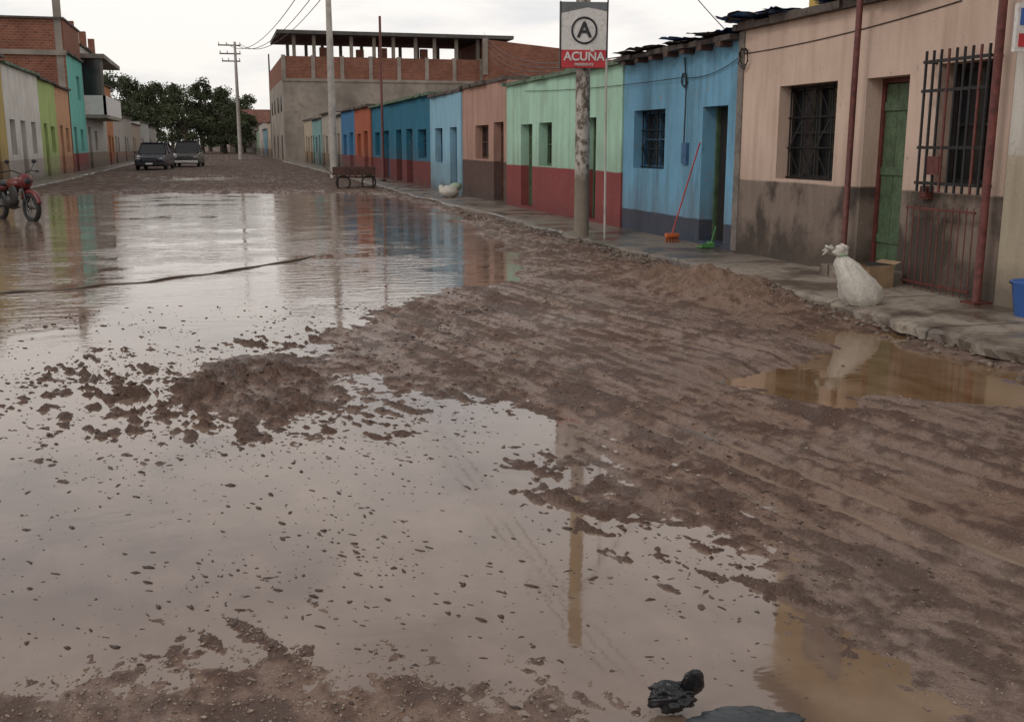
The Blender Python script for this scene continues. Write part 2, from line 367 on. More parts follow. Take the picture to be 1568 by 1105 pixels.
def house(name,side,xf,y0,y1,h,depth,wm,ops,roof=ROOFM,z0=.0,over=.16,slab=.09,backm=None,wobble=.02):
    E=empty(name,(xf,(y0+y1)/2,0)); M=Matrix.Translation((-xf,-(y0+y1)/2,0))
    X=lambda d: xf+side*d
    b=MB(); e=.003
    ys=sorted(set([y0+e,y1-e]+[o[0] for o in ops]+[o[1] for o in ops])); zs=sorted(set([z0,h]+[o[2] for o in ops]+[o[3] for o in ops]))
    for i in range(len(ys)-1):
        for j in range(len(zs)-1):
            cy=(ys[i]+ys[i+1])/2; cz=(zs[j]+zs[j+1])/2
            if any(o[0]<cy<o[1] and o[2]<cz<o[3] for o in ops): continue
            b.quad((X(0),ys[i],zs[j]),(X(0),ys[i+1],zs[j]),(X(0),ys[i+1],zs[j+1]),(X(0),ys[i],zs[j+1]),wm)
    sm=backm or wm
    b.quad((X(0),y0+e,z0),(X(depth),y0+e,z0),(X(depth),y0+e,h),(X(0),y0+e,h),sm)
    b.quad((X(0),y1-e,z0),(X(depth),y1-e,z0),(X(depth),y1-e,h),(X(0),y1-e,h),sm)
    b.quad((X(depth),y0+e,z0),(X(depth),y1-e,z0),(X(depth),y1-e,h),(X(depth),y0+e,h),sm)
    for (ya,yb,za,zb,kind,om) in ops:
        r=.27
        b.quad((X(0),ya,za),(X(r),ya,za),(X(r),ya,zb),(X(0),ya,zb),wm)
        b.quad((X(0),yb,za),(X(r),yb,za),(X(r),yb,zb),(X(0),yb,zb),wm)
        b.quad((X(0),ya,zb),(X(r),ya,zb),(X(r),yb,zb),(X(0),yb,zb),wm)
        b.quad((X(0),ya,za),(X(r),ya,za),(X(r),yb,za),(X(0),yb,za),wm)
    o=b.build('walls',E); o.matrix_parent_inverse=M
    def bx(B,d0,d1,a,c,z_0,z_1,m):
        xa,xb=sorted((X(d0),X(d1))); B.box(xa,xb,a,c,z_0,z_1,m)
    for k,(ya,yb,za,zb,kind,om) in enumerate(ops):
        B=MB(); r=.25; t=.055
        if kind in('door','gate'):
            fm=RUST if kind=='gate' else om
            bx(B,r,r+.02,ya,yb,za,zb,DARK)
            for (a,c,q,s) in ((ya,ya+t,za,zb),(yb-t,yb,za,zb)): bx(B,r-.05,r,a,c,q,s,fm)
            bx(B,r-.05,r,ya+t,yb-t,zb-t,zb,fm)
            n=max(2,int((yb-ya)/.2)); w_=(yb-ya-2*t)/n
            for i in range(n): bx(B,r-.025,r-.002,ya+t+i*w_+.004,ya+t+(i+1)*w_-.004,za+.02,zb-t-.01,om)
            for zz in (za+.35,za+1.1,zb-.35): bx(B,r-.045,r-.025,ya+t+.01,yb-t-.01,zz,zz+.09,om)
        elif kind=='open':
            bx(B,r+.02,r+.03,ya,yb,za,zb,DARK)
            for (a,c,q,s) in ((ya,ya+t,za,zb),(yb-t,yb,za,zb)): bx(B,r-.03,r+.02,a,c,q,s,om)
            bx(B,r-.2,r+.0,ya+t,ya+t+.04,za+.02,zb-.05,om)
        else:
            bx(B,r,r+.02,ya,yb,za,zb,GLASS)
            for (a,c,q,s) in ((ya,ya+t,za,zb),(yb-t,yb,za,zb),(ya+t,yb-t,za,za+t),(ya+t,yb-t,zb-t,zb),((ya+yb)/2-.02,(ya+yb)/2+.02,za+t,zb-t),):
                bx(B,r-.05,r,a,c,q,s,om)
            bx(B,r-.045,r,ya+t,(ya+yb)/2-.02,(za+zb)/2-.015,(za+zb)/2+.015,om)
            bx(B,r-.045,r,(ya+yb)/2+.02,yb-t,(za+zb)/2-.015,(za+zb)/2+.015,om)
            if kind=='iron':
                d=r-.09; X0=X(d)
                for fx in (0.02,.25,.5,.75,.98): 
                    yv=ya+(yb-ya)*fx; B.tube([(X0,yv,za),(X0,yv,zb)],.011,IRON,5)
                for zz in np.linspace(za+.02,zb-.02,4): B.tube([(X0-.012*side,ya,zz),(X0-.012*side,yb,zz)],.011,IRON,5)
                zl=np.linspace(za+.02,zb-.02,4)
                for j in range(3):
                    for i in range(4):
                        y_=ya+(yb-ya)*(.02+.24*i); y2=ya+(yb-ya)*(.02+.24*(i+1))
                        if (i+j)%2: B.tube([(X0,y_,zl[j]),(X0,y2,zl[j+1])],.008,IRON,5)
                        else: B.tube([(X0,y2,zl[j]),(X0,y_,zl[j+1])],.008,IRON,5)
        o=B.build(('door_%d' if kind in('door','open','gate') else 'window_%d')%(k+1),E); o.matrix_parent_inverse=M
    B=MB(); y=y0
    while y<y1-.01:
        L=min(random.uniform(.35,1.0)*(1 if y1<60 else 3),y1-y); ov=over+random.uniform(-.05,.05)*(wobble/.02)
        dz=random.uniform(-.5,.7)*wobble*1.6
        xa,xb=sorted((X(-ov),X(depth+.05)))
        B.box(xa,xb,y+.003,y+L-.003,h+.002,h+slab+dz,roof); y+=L
    o=B.build('roof',E); o.matrix_parent_inverse=M
    return E
def extra(E,B,name):
    o=B.build(name,E); o.matrix_parent_inverse=Matrix.Translation(-E.location); return o
def sheet(B,c,sz,rot,m):
    M=Matrix.Translation(c)@Euler(rot).to_matrix().to_4x4()
    a,b_=sz; vs=[];n=7
    for i in range(n):
        for j in range(n): vs.append(((i/(n-1)-.5)*a,(j/(n-1)-.5)*b_,random.uniform(-.018,.018)))
    B.add(vs,[(i*n+j,i*n+j+1,(i+1)*n+j+1,(i+1)*n+j) for i in range(n-1) for j in range(n-1)],m,False,M)
W='win'
# ---- right row
cream=paint('cream_wall',(.66,.495,.405),(.26,.205,.168),1.12,dirt=.36,damp=.38,dampmax=.8,patch=.88,ragged=.02)
E=house('cream_house',1,7.0,8.2,13.52,3.1,11,cream,[(11.06,12.38,1.16,2.32,'iron',IRON),(9.72,10.48,.16,2.31,'gate',WOODG),(8.42,9.25,1.2,2.38,W,IRON)],over=.1)
B=MB()
for k in range(9):
    yv=8.38+k*.113; B.tube([(6.86,yv,1.13),(6.86,yv,2.5)],.014,RUST if k%4==1 else IRON,6)
for zz in (1.2,1.55,2.1,2.38): B.box(6.85,6.872,8.36,9.32,zz,zz+.03,IRON)
for zz in (1.2,2.38):
    for yv in (8.38,9.3): B.box(6.87,7.01,yv-.012,yv+.012,zz,zz+.025,IRON)
B.box(6.84,6.852,8.95,9.13,1.3,1.48,RUST)
extra(E,B,'window_cage')
B=MB(); B.box(6.94,7.0,9.2,9.34,1.05,1.18,RUST); B.box(6.925,6.94,9.22,9.32,1.07,1.16,RUST); extra(E,B,'meter_box')
B=MB(); B.box(6.62,6.998,9.6,10.6,.121,.26,CONCW); extra(E,B,'door_step')
B=MB(); B.box(6.98,7.28,13.36,13.515,.12,3.09,CONC); extra(E,B,'corner_pillar')
B=MB()
for k in range(26):
    y=random.uniform(9.0,13.5); sheet(B,(7.05+random.uniform(-.1,.3),y,3.215+random.uniform(0,.05)),(random.uniform(.4,.8),random.uniform(.3,.8)),(random.uniform(-.09,.09),random.uniform(-.05,.12),random.uniform(-.4,.4)),random.choice([TARP,TARP,ROOFM,ROOFM,WOODR]))
extra(E,B,'roof_covering')
yel=paint('yellow_wall',(.62,.42,.12),(.62,.42,.12),0,dirt=.3,damp=0)
B=MB(); B.box(7.6,11.5,10.4,12.8,3.35,6.2,yel); B.box(7.4,11.7,10.2,13.0,6.2,6.32,ROOFM)
B.box(7.575,7.6,11.1,12.0,4.2,5.4,GLASS); extra(E,B,'upper_room')
wht=paint('white_wall',(.66,.62,.56),(.55,.48,.36),1.5,dirt=.4,damp=.3)
E=house('white_house',1,6.93,2.0,8.12,3.3,10,wht,[(5.6,6.4,.16,2.2,'door',WOODR),(3.4,4.6,1.1,2.2,W,WHITEF)])
B=MB(); SR=pm('sign_red',(.5,.035,.045),.5,.15,6); SW=pm('sign_white',(.7,.68,.66),.5,.08,4,dirt=(.5,.46,.42)); SBL=pm('sign_blue',(.05,.12,.4),.5,.1,4)
B.box(6.68,6.93,7.86,7.9,2.38,2.78,SW); B.box(6.71,6.9,7.854,7.86,2.42,2.53,SR); B.box(6.71,6.9,7.854,7.86,2.6,2.74,SBL); extra(E,B,'hanging_sign')
blue=paint('blue_wall',(.18,.40,.58),(.022,.048,.10),.47,dirt=.6,damp=.2,dampcol=(.03,.06,.10),dampmax=.6,ragged=.04)
E=house('blue_house',1,7.03,13.52,17.86,3.0,11,blue,[(16.04,17.37,1.19,2.16,'iron',WOODB),(13.85,14.66,.16,2.14,'open',WOODG)],roof=ROOFM,over=.22,slab=.07)
B=MB(); B.box(6.98,7.03,15.1,15.28,1.3,1.62,pm('meter_blue',(.05,.13,.25),.5)); B.tube([(6.98,15.19,1.62),(6.99,15.19,2.4),(7.0,15.3,2.9)],.012,IRON,5); extra(E,B,'meter_box')
B=MB(); B.box(7.05,7.2,13.853,13.885,.17,2.12,pm('green_trim',(.07,.25,.06),.6)); extra(E,B,'door_trim')
B=MB()
for k in range(7): B.box(6.84,7.1,13.8+k*.6,13.86+k*.6+.1,2.93,3.0,WOODR)
for k in range(22):
    y=random.uniform(13.7,17.7); sheet(B,(7.0+random.uniform(-.05,.4),y,3.11+random.uniform(0,.04)),(random.uniform(.4,.8),random.uniform(.3,.7)),(random.uniform(-.09,.09),random.uniform(-.05,.1),random.uniform(-.3,.3)),random.choice([TARP,ROOFM,ROOFM,ROOFM]))
extra(E,B,'roof_beams')
green=paint('mint_wall',(.42,.66,.52),(.31,.045,.05),1.1,dirt=.45,damp=.25,dampcol=(.13,.035,.035),dampmax=.6)
house('green_house',1,7.0,17.87,25.7,2.98,10,green,[(19.2,19.95,.16,2.1,'open',WOODG),(21.98,22.94,1.12,2.06,W,WOODG),(23.45,24.4,.16,2.05,'door',WOODG)],roof=ROOFG,over=.1,slab=.07)
pink=paint('pink_wall',(.47,.285,.23),(.10,.05,.047),1.15,dirt=.45,damp=.3)
house('pink_house',1,7.02,25.7,30.7,3.15,10,pink,[(26.05,27.05,.16,2.15,'door',WOODR),(27.6,29.1,1.2,2.1,W,WOODR)],over=.08)
lblue=paint('light_blue_wall',(.28,.51,.66),(.26,.47,.6),1.0,dirt=.4,damp=.3)
house('light_blue_house',1,6.98,30.7,35.4,3.1,10,lblue,[(31.3,32.3,.16,2.1,'door',WOODB),(33.4,34.6,1.0,2.1,W,WOODB)],over=.08)
dblue=paint('teal_blue_wall',(.03,.17,.27),(.20,.03,.037),1.0,dirt=.4,damp=.2)
house('dark_blue_house',1,7.0,35.4,49.4,3.2,10,dblue,[(36.2,37.8,1.1,2.1,W,WOODB),(38.9,40.2,.16,2.15,'door',WOODR),(41.3,42.6,.16,2.15,'door',DARK),(44.4,46,.16,2.15,'door',WOODB),(47,48.4,1.1,2.1,W,WOODB)],roof=ROOFG,over=.15)
org=paint('orange_wall',(.45,.13,.07),(.28,.05,.04),1.0,dirt=.4)
house('orange_house',1,6.95,49.4,55.3,3.3,10,org,[(50.5,51.8,.16,2.2,'door',WOODB),(53,54.4,1,2.1,W,WHITEF)])
b2=paint('deep_blue_wall',(.06,.20,.38),(.18,.04,.05),1.0,dirt=.4)
house('deep_blue_house',1,7.0,55.3,61.8,3.35,10,b2,[(56.5,58,.16,2.2,'door',WHITEF),(59.4,60.8,1,2.1,W,WHITEF)])
far=[((.42,.38,.33),(.2,.17,.15)),((.5,.46,.4),(.28,.2,.13)),((.24,.42,.42),(.15,.3,.3)),((.5,.42,.32),(.3,.2,.1)),((.2,.35,.42),(.1,.2,.3)),((.55,.52,.47),(.35,.3,.28)),((.38,.5,.4),(.25,.3,.2))]
y=61.8
for k,(L,hh) in enumerate(((5,3.2),(7,3.5),(7,3.3),(8,3.4))):
    a,b_=far[(k+0)%7]; mm=paint('far_wall_r%d'%k,a,b_,1.0,dirt=.5)
    house('row_house',1,7.0+.05*(k%2),y,y+L,hh,10,mm,[(y+1,y+2.1,.16,2.2,'door',WOODR),(y+3.2,y+4.6,1,2.1,W,WOODR)]+([(y+5.5,y+6.5,.16,2.2,'door',WOODG)] if L>6 else []))
    y+=L
y=126
for k,(L,hh) in enumerate(((9,3.6),(9,4.2),(10,3.5),(12,4.4),(14,3.6),(16,4))):
    a,b_=far[(k+2)%7]; mm=paint('far_wall_q%d'%k,a,b_,1.0,dirt=.5)
    house('row_house',1,6.8-.12*k,y,y+L,hh,10,mm,[(y+1,y+2.4,.16,2.2,'door',WOODR),(y+4,y+5.5,1,2.1,W,WOODR)])
    y+=L
# ---- big unfinished brick building
E=empty('brick_building',(16,100,0))
B=MB(); Y0=100
PL=pm('grey_plaster',(.29,.25,.21),.9,.35,.3,bmp=0,dirt=(.2,.165,.135))
B.box(6.2,24.9,Y0,124,0,7.4,PL); B.box(6.2,24.9,Y0+.01,124,7.4,9.4,BRICK)
for xx in np.linspace(6.15,24.6,8): B.box(xx,xx+.35,Y0-.05,Y0+.3,7.3,9.5,PL)
B.box(6.1,25.0,Y0-.08,Y0+.2,7.2,7.45,PL)
for yy_ in (103,108,114,119): B.box(6.17,6.21,yy_,yy_+1.6,4.6,6.0,GLASS)
for yy_ in (104,111,118): B.box(6.17,6.21,yy_,yy_+1.8,.1,2.4,WOODR)
extra(E,B,'walls')
B=MB()
for xx in (7.2,9.0,10.6,12.4,14.5,16.3,18.4,20.2,22.3,24.4):
    for yy_ in (Y0+.4,Y0+9): B.box(xx,xx+.3,yy_,yy_+.3,9.4,11.3,PL)
B.box(5.8,27.8,Y0-.6,Y0+11,11.3,11.62,pm('dark_roof_slab',(.09,.085,.08),.8,.3,1,bmp=0))
for xx in (9.8,13.2,15.4,19.3): B.box(xx,xx+.7,Y0+2,Y0+2.5,9.4,10.0+random.random()*.5,BRICK)
extra(E,B,'roof_terrace')
B=MB(); 
B.add([(24.9,Y0-1,0),(33,Y0-1,0),(33,Y0-1,10.5),(24.9,Y0-1,11.2),(24.9,Y0+12,0),(33,Y0+12,0),(33,Y0+12,10.5),(24.9,Y0+12,11.2)],[(0,1,2,3),(4,5,6,7),(0,4,7,3),(1,5,6,2),(3,2,6,7)],BRICK)
B.box(33,40,Y0-1.2,Y0+10,0,9.6,BRICK); B.box(24.7,25.1,Y0-1.15,Y0-.7,8,11.3,PL); B.box(32.8,33.2,Y0-1.35,Y0-.8,7,10.8,PL)
B.box(33,40,Y0-1.24,Y0-1.2,7.9,8.1,PL)
extra(E,B,'side_wing')
# ---- left row
def lrow(name,y0,y1,h,up,lo,zd,ops,**k):
    mm=paint(name+'_wall',up,lo,zd,dirt=k.pop('dirt',.45),damp=.35)
    return house(name,-1,k.pop('xf',-7.3),y0,y1,h,k.pop('depth',11),mm,ops,**k)
lrow('yellow_house',28,42.4,4.6,(.5,.38,.14),(.3,.19,.09),1.0,[(40,41,.16,2.3,'door',WOODR),(36,37.5,1.2,2.4,W,WHITEF)])
lrow('white_house',42.4,50.5,4.45,(.70,.68,.63),(.5,.46,.42),1.0,[(43.2,44.3,1.2,2.5,W,WOODR),(45.5,46.6,.16,2.5,'door',WOODR),(48,49.1,1.2,2.5,W,WOODR)],roof=ROOFG)
lrow('lime_house',50.5,55.5,4.35,(.42,.54,.20),(.4,.45,.2),1.0,[(51.4,52.4,.16,2.5,'door',WOODG),(53.4,54.6,1.2,2.4,W,WHITEF)])
lrow('peach_house',55.5,60.5,4.3,(.6,.34,.2),(.5,.24,.14),1.0,[(56.5,57.5,.16,2.5,'door',WOODR),(58.5,59.7,1.2,2.4,W,WHITEF)])
teal=paint('teal_wall',(.18,.52,.45),(.28,.06,.06),1.1,dirt=.35)
E=house('teal_house',-1,-7.25,60.5,67.3,6.2,15,teal,[(61.5,62.6,.16,2.5,'door',WOODR),(64.2,65.6,1.2,2.4,W,WHITEF),(64.2,65.6,4,5.3,W,WHITEF)],backm=BRICK)
B=MB(); B.box(-22.2,-7.27,60.55,67.2,6.3,7.9,BRICK)
for xx in (-21,-16.5,-12,-7.7): B.box(xx,xx+.35,60.5,60.9,4,8.9,PL)
B.box(-22.4,-7.2,60.4,60.6,6.1,6.35,PL); B.box(-22.4,-7.2,60.4,67.3,7.9,8.0,ROOFM)
extra(E,B,'brick_upper_floor')
bal=paint('balcony_wall',(.5,.48,.44),(.3,.25,.2),1.1,dirt=.4)
E=house('balcony_house',-1,-7.3,67.3,80,7.2,12,bal,[(68.5,70,.16,2.6,'door',WOODR),(72,73.5,1.2,2.4,W,WHITEF),(69,71,3.9,6.2,W,WHITEF),(74,76,3.9,6.2,W,WHITEF)])
B=MB(); B.box(-7.3,-6.1,67.6,78,3.1,3.3,PL); B.box(-6.25,-6.1,67.6,78,3.3,4.4,SW); B.box(-7.3,-6.1,67.6,67.75,3.3,4.4,SW); B.box(-7.3,-6.0,67.4,78.2,6.5,6.75,PL)
B.box(-6.3,-6.15,67.7,67.9,4.4,6.5,PL); B.box(-7.29,-6.2,67.8,67.85,4.4,6.5,GLASS)
extra(E,B,'balcony')
B=MB(); 
for yy_ in (68,74,79): B.box(-8,-7.6,yy_,yy_+.4,7.3,8.6,BRICK)
extra(E,B,'roof_columns')
y=80
for k,(nm,L,hh,up,lo) in enumerate((('orange_house',5,5.6,(.5,.22,.1),(.4,.12,.05)),('row_house',9,3.6,(.5,.46,.42),(.3,.2,.15)),('row_house',9,3.8,(.42,.4,.36),(.3,.2,.15)),('row_house',12,3.4,(.5,.42,.34),(.3,.25,.2)),('row_house',14,3.8,(.5,.5,.48),(.3,.25,.2)),('row_house',16,3.5,(.35,.33,.3),(.3,.25,.2)))):
    mm=paint('left_far%d'%k,up,lo,1,dirt=.5)
    house(nm,-1,-7.3,y,y+L,hh,10,mm,[(y+1,y+2.3,.16,2.2,'door',WOODR),(y+3.2,y+4.5,1,2.1,W,WOODR)]); y+=L
E=empty('tiled_house',(6,205,0)); TILE=pm('roof_tile',(.16,.065,.045),.85,.3,1,bmp=0)
B=MB(); B.box(2.5,20,204,214,0,5.2,PL); B.box(4,5.2,203.95,204,1.5,3,GLASS); B.box(7,8.2,203.95,204,0,2.3,WOODR)
B.add([(2,203.3,5.2),(20.5,203.3,5.2),(20.5,209,8),(2,209,8),(2,214.7,5.2),(20.5,214.7,5.2)],[(0,1,2,3),(3,2,5,4),(0,3,4),(1,5,2)],TILE); extra(E,B,'house_body')
# ------------------------------------------------------------ pavements
def pavement(name,x0,x1,ya,yb,top,edge_side):
    b=MB(); ys=[]; y=ya
    while y<yb: ys.append(y); y+=(.07 if y<20 else .8)
    ys.append(yb); n=len(ys)
    ye=np.array(ys); wob=fbm(ye*1.6,ye*0+3,5,17,.6)*.22+fbm(ye*.25,ye*0+9,2,27)*.15
    hz=top+fbm(ye*.35,ye*0+1,2,37)*.02
    prof=[(0,-.1),(0,-.035),(.03,-.008),(.1,0),(.5,.0),(1.0,.004)]
    vs=[]
    for i in range(n):
        xe=(x0+wob[i]) if edge_side<0 else (x1+wob[i]); xi=x1 if edge_side<0 else x0
        for (t,dz) in prof:
            jj=random.uniform(-.015,.015) if t<.05 else 0
            vs.append((xe+(xi-xe)*t+jj,ys[i],hz[i]+dz+(random.uniform(-.006,.004) if t<.3 else 0)))
    k=len(prof); fs=[(i*k+j,i*k+j+1,(i+1)*k+j+1,(i+1)*k+j) for i in range(n-1) for j in range(k-1)]
    b.add(vs,fs,CONCW,False); return b.build(name)
pavement('pavement',5.62,7.2,-8,11.3,.125,-1)
pavement('pavement',5.75,7.2,11.3,98,.105,-1)
pavement('pavement',-7.5,-6.3,-5,170,.12,1)
rx=[];ry=[];rz=[]
for _ in range(1000):
    ry.append(random.uniform(5,24)); rx.append(5.5+random.gauss(0,.15)); rz.append(random.choice([.008,.012,.018,.028,.04]))
rh=H(np.array(rx),np.array(ry))
lumps('kerb_rubble',[(a,b,c+s*.2) for a,b,c,s in zip(rx,ry,rh,rz)],rz,pm('rubble',(.2,.155,.125),.75,.4,20,bmp=.3))
# ------------------------------------------------------------ poles
m,nt,p,pos=newmat('pole_paint')
z=nd(nt,'ShaderNodeSeparateXYZ',{'Vector':pos}).outputs[2]; n=noise(nt,scaled(nt,pos,(1,1,.7)),9,6,.7)
c=mixc(nt,rng(nt,n,.44,.54),(.13,.10,.08),(.46,.42,.38))
c=mixc(nt,rng(nt,z,1.0,1.25),mixc(nt,n,(.10,.08,.06),(.25,.2,.15)),c); c=mixc(nt,rng(nt,z,4.2,4.3),c,(.36,.22,.03))
nt.links.new(c,p.inputs['Base Color']); p.inputs['Roughness'].default_value=.8; bump(nt,p,n,.4,.01)
POLE=m
PC=pm('pole_concrete',(.36,.33,.3),.85,.2,3,bmp=.2)
E=empty('utility_pole',(5.78,16.5,0))
B=MB(); B.tube([(5.78,16.5,-.1),(5.78,16.5,1.2),(5.77,16.5,4),(5.76,16.5,7.2)],[.125,.12,.11,.12],POLE,16)
extra(E,B,'shaft')
SE=empty('campaign_sign',(5.72,16.33,3.285),(0,math.radians(0),math.radians(-10)))
B=MB(); B.box(-.37,.37,-.04,.04,-.5,.5,SW); B.box(-.372,.372,-.044,.044,-.5,-.225,SR); 
B.box(-.385,-.37,-.05,.05,-.51,.51,IRON); B.box(.37,.38,-.05,.05,-.51,.51,IRON)
GR=pm('sign_grey',(.16,.17,.18),.5,.2,4)
B.add([(-.37,-.043,.5),(.37,-.043,.5),(.37,-.043,.36),(.05,-.043,.42),(-.37,-.043,.33)],[(0,1,2,3,4)],GR)
B.box(-.2,.2,.04,.1,.1,.14,IRON); B.box(-.2,.2,.04,.1,-.3,-.26,IRON)
INK=pm('ink_black',(.02,.02,.025),.5,.1,4)
B.torus((0,-.046,.07),(0,1,0),.195,.016,INK,32,6)
B.build('panel',SE)
def text(s,size,loc,mat,par,nm,off=.008):
    cu=bpy.data.curves.new(nm,'FONT'); cu.body=s; cu.size=size; cu.align_x='CENTER'; cu.align_y='CENTER'; cu.extrude=.003; cu.offset=off
    cu.materials.append(mat); o=bpy.data.objects.new(nm,cu); S.collection.objects.link(o); o.parent=par; o.location=loc; o.rotation_euler=(math.pi/2,0,0)
text('A',.33,(0,-.05,.07),INK,SE,'letter'); text('ACU\u00d1A',.185,(0,-.052,-.33),SW,SE,'lettering',.004)
text('PRESIDENTE',.055,(0,-.052,-.45),SW,SE,'caption',.001)
def pole(name,x,y,h,r,arm=None,mat=PC):
    E=empty(name,(x,y,0)); B=MB(); B.tube([(x,y,-.1),(x,y,h*.5),(x,y,h)],[r,r*.85,r*.6],mat,12); extra(E,B,'shaft')
    if arm:
        B=MB()
        for z_,l in arm:
            B.box(x-l,x+l*.35,y-.08,y+.02,z_,z_+.12,WOODR)
            for t in (-l*.95,-l*.5,0,l*.3): B.tube([(x+t,y-.03,z_+.12),(x+t,y-.03,z_+.35)],.05,PC,6)
        extra(E,B,'crossarms')
    return E
pole('utility_pole',5.1,48.4,9.2,.18,[(8.5,.8)])
pole('utility_pole',2.35,110,11.4,.2,[(11.0,1.6),(10.2,1.5),(9.5,1.3)])
pole('utility_pole',6.3,125,11.5,.13,None,IRON)
E=empty('iron_post',(6.6,43.5,0)); B=MB(); B.tube([(6.6,43.5,0),(6.6,43.5,6.6)],.05,RUST,8); B.box(6.5,6.7,43.4,43.6,.1,.16,IRON); extra(E,B,'shaft')
E=empty('rusty_post',(6.85,10.4,0)); B=MB(); B.tube([(6.86,10.52,.1),(6.80,10.42,2.2),(6.74,10.3,4.6)],.035,RUST,10); B.box(6.78,6.94,10.44,10.6,.12,.15,RUST); extra(E,B,'shaft')
E=empty('rusty_post',(6.8,8.27,0)); B=MB(); B.tube([(6.82,8.22,.1),(6.82,8.22,3.0)],.04,RUST,10); B.box(6.72,6.92,8.12,8.32,.12,.15,RUST); extra(E,B,'shaft')
E=empty('thin_post',(5.95,15.8,0)); B=MB(); B.tube([(5.95,15.85,.1),(5.93,15.85,2.9)],.018,PC,8); B.tube([(5.93,15.85,2.9),(5.96,15.85,5.5)],.012,IRON,6); extra(E,B,'shaft')
E=empty('metal_gate',(6.8,8.9,0)); B=MB()
for k in range(11): B.tube([(6.87,8.42+k*.1,.14),(6.87,8.42+k*.1,1.0)],.006,RUST,5)
for zz in (.2,.95): B.box(6.86,6.88,8.4,9.44,zz,zz+.02,RUST)
extra(E,B,'bars')
# ------------------------------------------------------------ wires
B=MB()
def wire(a,b,sag,r=.012,n=18):
    a=Vector(a);b=Vector(b); B.tube([a.lerp(b,t/n)+Vector((0,0,-sag*4*(t/n)*(1-t/n))) for t in range(n+1)],r,IRON,4,False)
for dx,z_ in ((-.1,7.0),(.0,6.8),(.1,6.6)):
    wire((5.76+dx,16.5,z_),(5.1+dx*5,48.4,8.8),1.1,.012); wire((5.76+dx,16.5,z_),(5.5+dx,-18,7.6),1.0,.01)
for dx in (-.7,0,.5): wire((5.1+dx,48.4,8.8),(2.35+dx,110,11.2),1.5,.025)
wire((5.76,16.5,6.2),(7.1,11.5,3.2),.25,.007); wire((5.76,16.5,6.3),(7.1,14,3.1),.2,.007); wire((5.76,16.5,6.1),(7.1,9.0,3.2),.3,.007)
wire((5.76,16.5,6.1),(7.1,21,3.0),.25,.007); wire((5.76,16.5,6.4),(16,30,8),.8,.01)
for k in range(4): wire((7.3,14.5,3.1+k*.02),(24,96,10+k*.5),1.3,.015)
B.build('power_lines')
B=MB()
def loops(y,z,x,r):
    pts=[]; 
    for k in range(26):
        t=k*.6; pts.append((x-.02-.01*(k%3),y+math.cos(t)*r*(.5+.5*random.random()),z+math.sin(t)*r*(.6+.5*random.random())))
    B.tube(pts,.008,IRON,5)
loops(15.3,2.55,7.03,.12); loops(13.3,2.75,6.98,.16)
wire((6.99,13.4,2.8),(6.99,9.0,2.95),.05,.006); wire((7.0,15.3,2.6),(7.0,13.4,2.8),.1,.006); wire((6.97,15.3,2.6),(6.97,24,2.8),.05,.006)
B.build('wall_cables')
B=MB(); pts=[]
for k in range(60):
    t=k/59; x=-2.4+3.7*t+.03*math.sin(k*.6); y=12.4+.6*t+2.4*t*t+.05*math.sin(k*.45); pts.append((x,y,.006+.006*math.sin(k*.5)))
B.tube(pts,.013,pm('old_cable',(.14,.11,.09),.6),6); B.build('fallen_cable')
# ------------------------------------------------------------ sack
SK=pm('woven_sack',(.60,.57,.51),.6,.15,9,bmp=.3,dirt=(.42,.36,.29))
E=empty('white_sack',(5.70,8.5,.125),(0,0,math.radians(-20)))
prof=[(0,.13,.10,.07,0),(.025,.175,.14,.065,0),(.08,.195,.16,.055,0),(.16,.19,.16,.03,0),(.24,.17,.145,-.01,0),(.31,.14,.12,-.05,0),(.37,.11,.10,-.09,0),(.42,.075,.07,-.12,0),(.45,.045,.04,-.14,0),(.465,.038,.035,-.15,0),(.485,.07,.05,-.17,0),(.52,.11,.06,-.2,.0),(.53,.07,.025,-.22,0)]
B=MB(); rings=[]
for (z_,rx_,ry_,cx_,cy_) in prof:
    R=[]
    for k in range(48):
        t=2*math.pi*k/48
        f=1+.07*math.sin(3*t+z_*9)+.05*math.sin(7*t+z_*14)+(.14*math.sin(9*t) if z_>.33 else .04*math.sin(13*t+z_*30))
        R.append((cx_+rx_*f*math.cos(t),cy_+ry_*f*math.sin(t),z_+(.03*math.sin(4*t) if z_>.47 else .012*math.sin(5*t+z_*20)*(z_>.05))))
    rings.append(R)
B.loft(rings,SK); o=B.build('bag',E)
B=MB(); B.torus((-.146,0,.458),(0,.1,1),.042,.008,pm('tie_green',(.2,.4,.2),.6),16,6)
B.add([(-.15,0,.47),(-.30,.03,.49),(-.33,-.02,.46),(-.24,-.05,.53),(-.14,.05,.57),(-.1,-.03,.55)],[(0,1,3),(1,2,3),(0,3,5),(3,4,5)],SK,True)
B.build('tied_neck',E)
CB=pm('cardboard',(.30,.20,.12),.85,.2,6)
E=empty('cardboard_box',(6.55,9.5,.13),(0,0,.1)); B=MB(); B.box(-.16,.16,-.15,.15,.003,.24,CB); B.add([(-.16,-.15,.242),(-.25,-.15,.28),(-.25,.15,.28),(-.16,.15,.242)],[(0,1,2,3)],CB); B.add([(.16,-.15,.242),(.25,-.15,.27),(.25,.15,.27),(.16,.15,.242)],[(0,1,2,3)],CB); B.box(-.15,.15,-.14,.14,.242,.245,DARK)
B.build('box_body',E)
OR=pm('broom_orange',(.55,.13,.04),.5); RD=pm('broom_stick',(.42,.06,.05),.5)
E=empty('broom',(6.75,14.9,.1)); B=MB(); B.tube([(6.72,14.95,.24),(6.98,14.62,1.62)],.012,RD,8); extra(E,B,'stick')
B=MB(); B.box(6.62,6.82,14.9,15.0,.2,.25,OR)
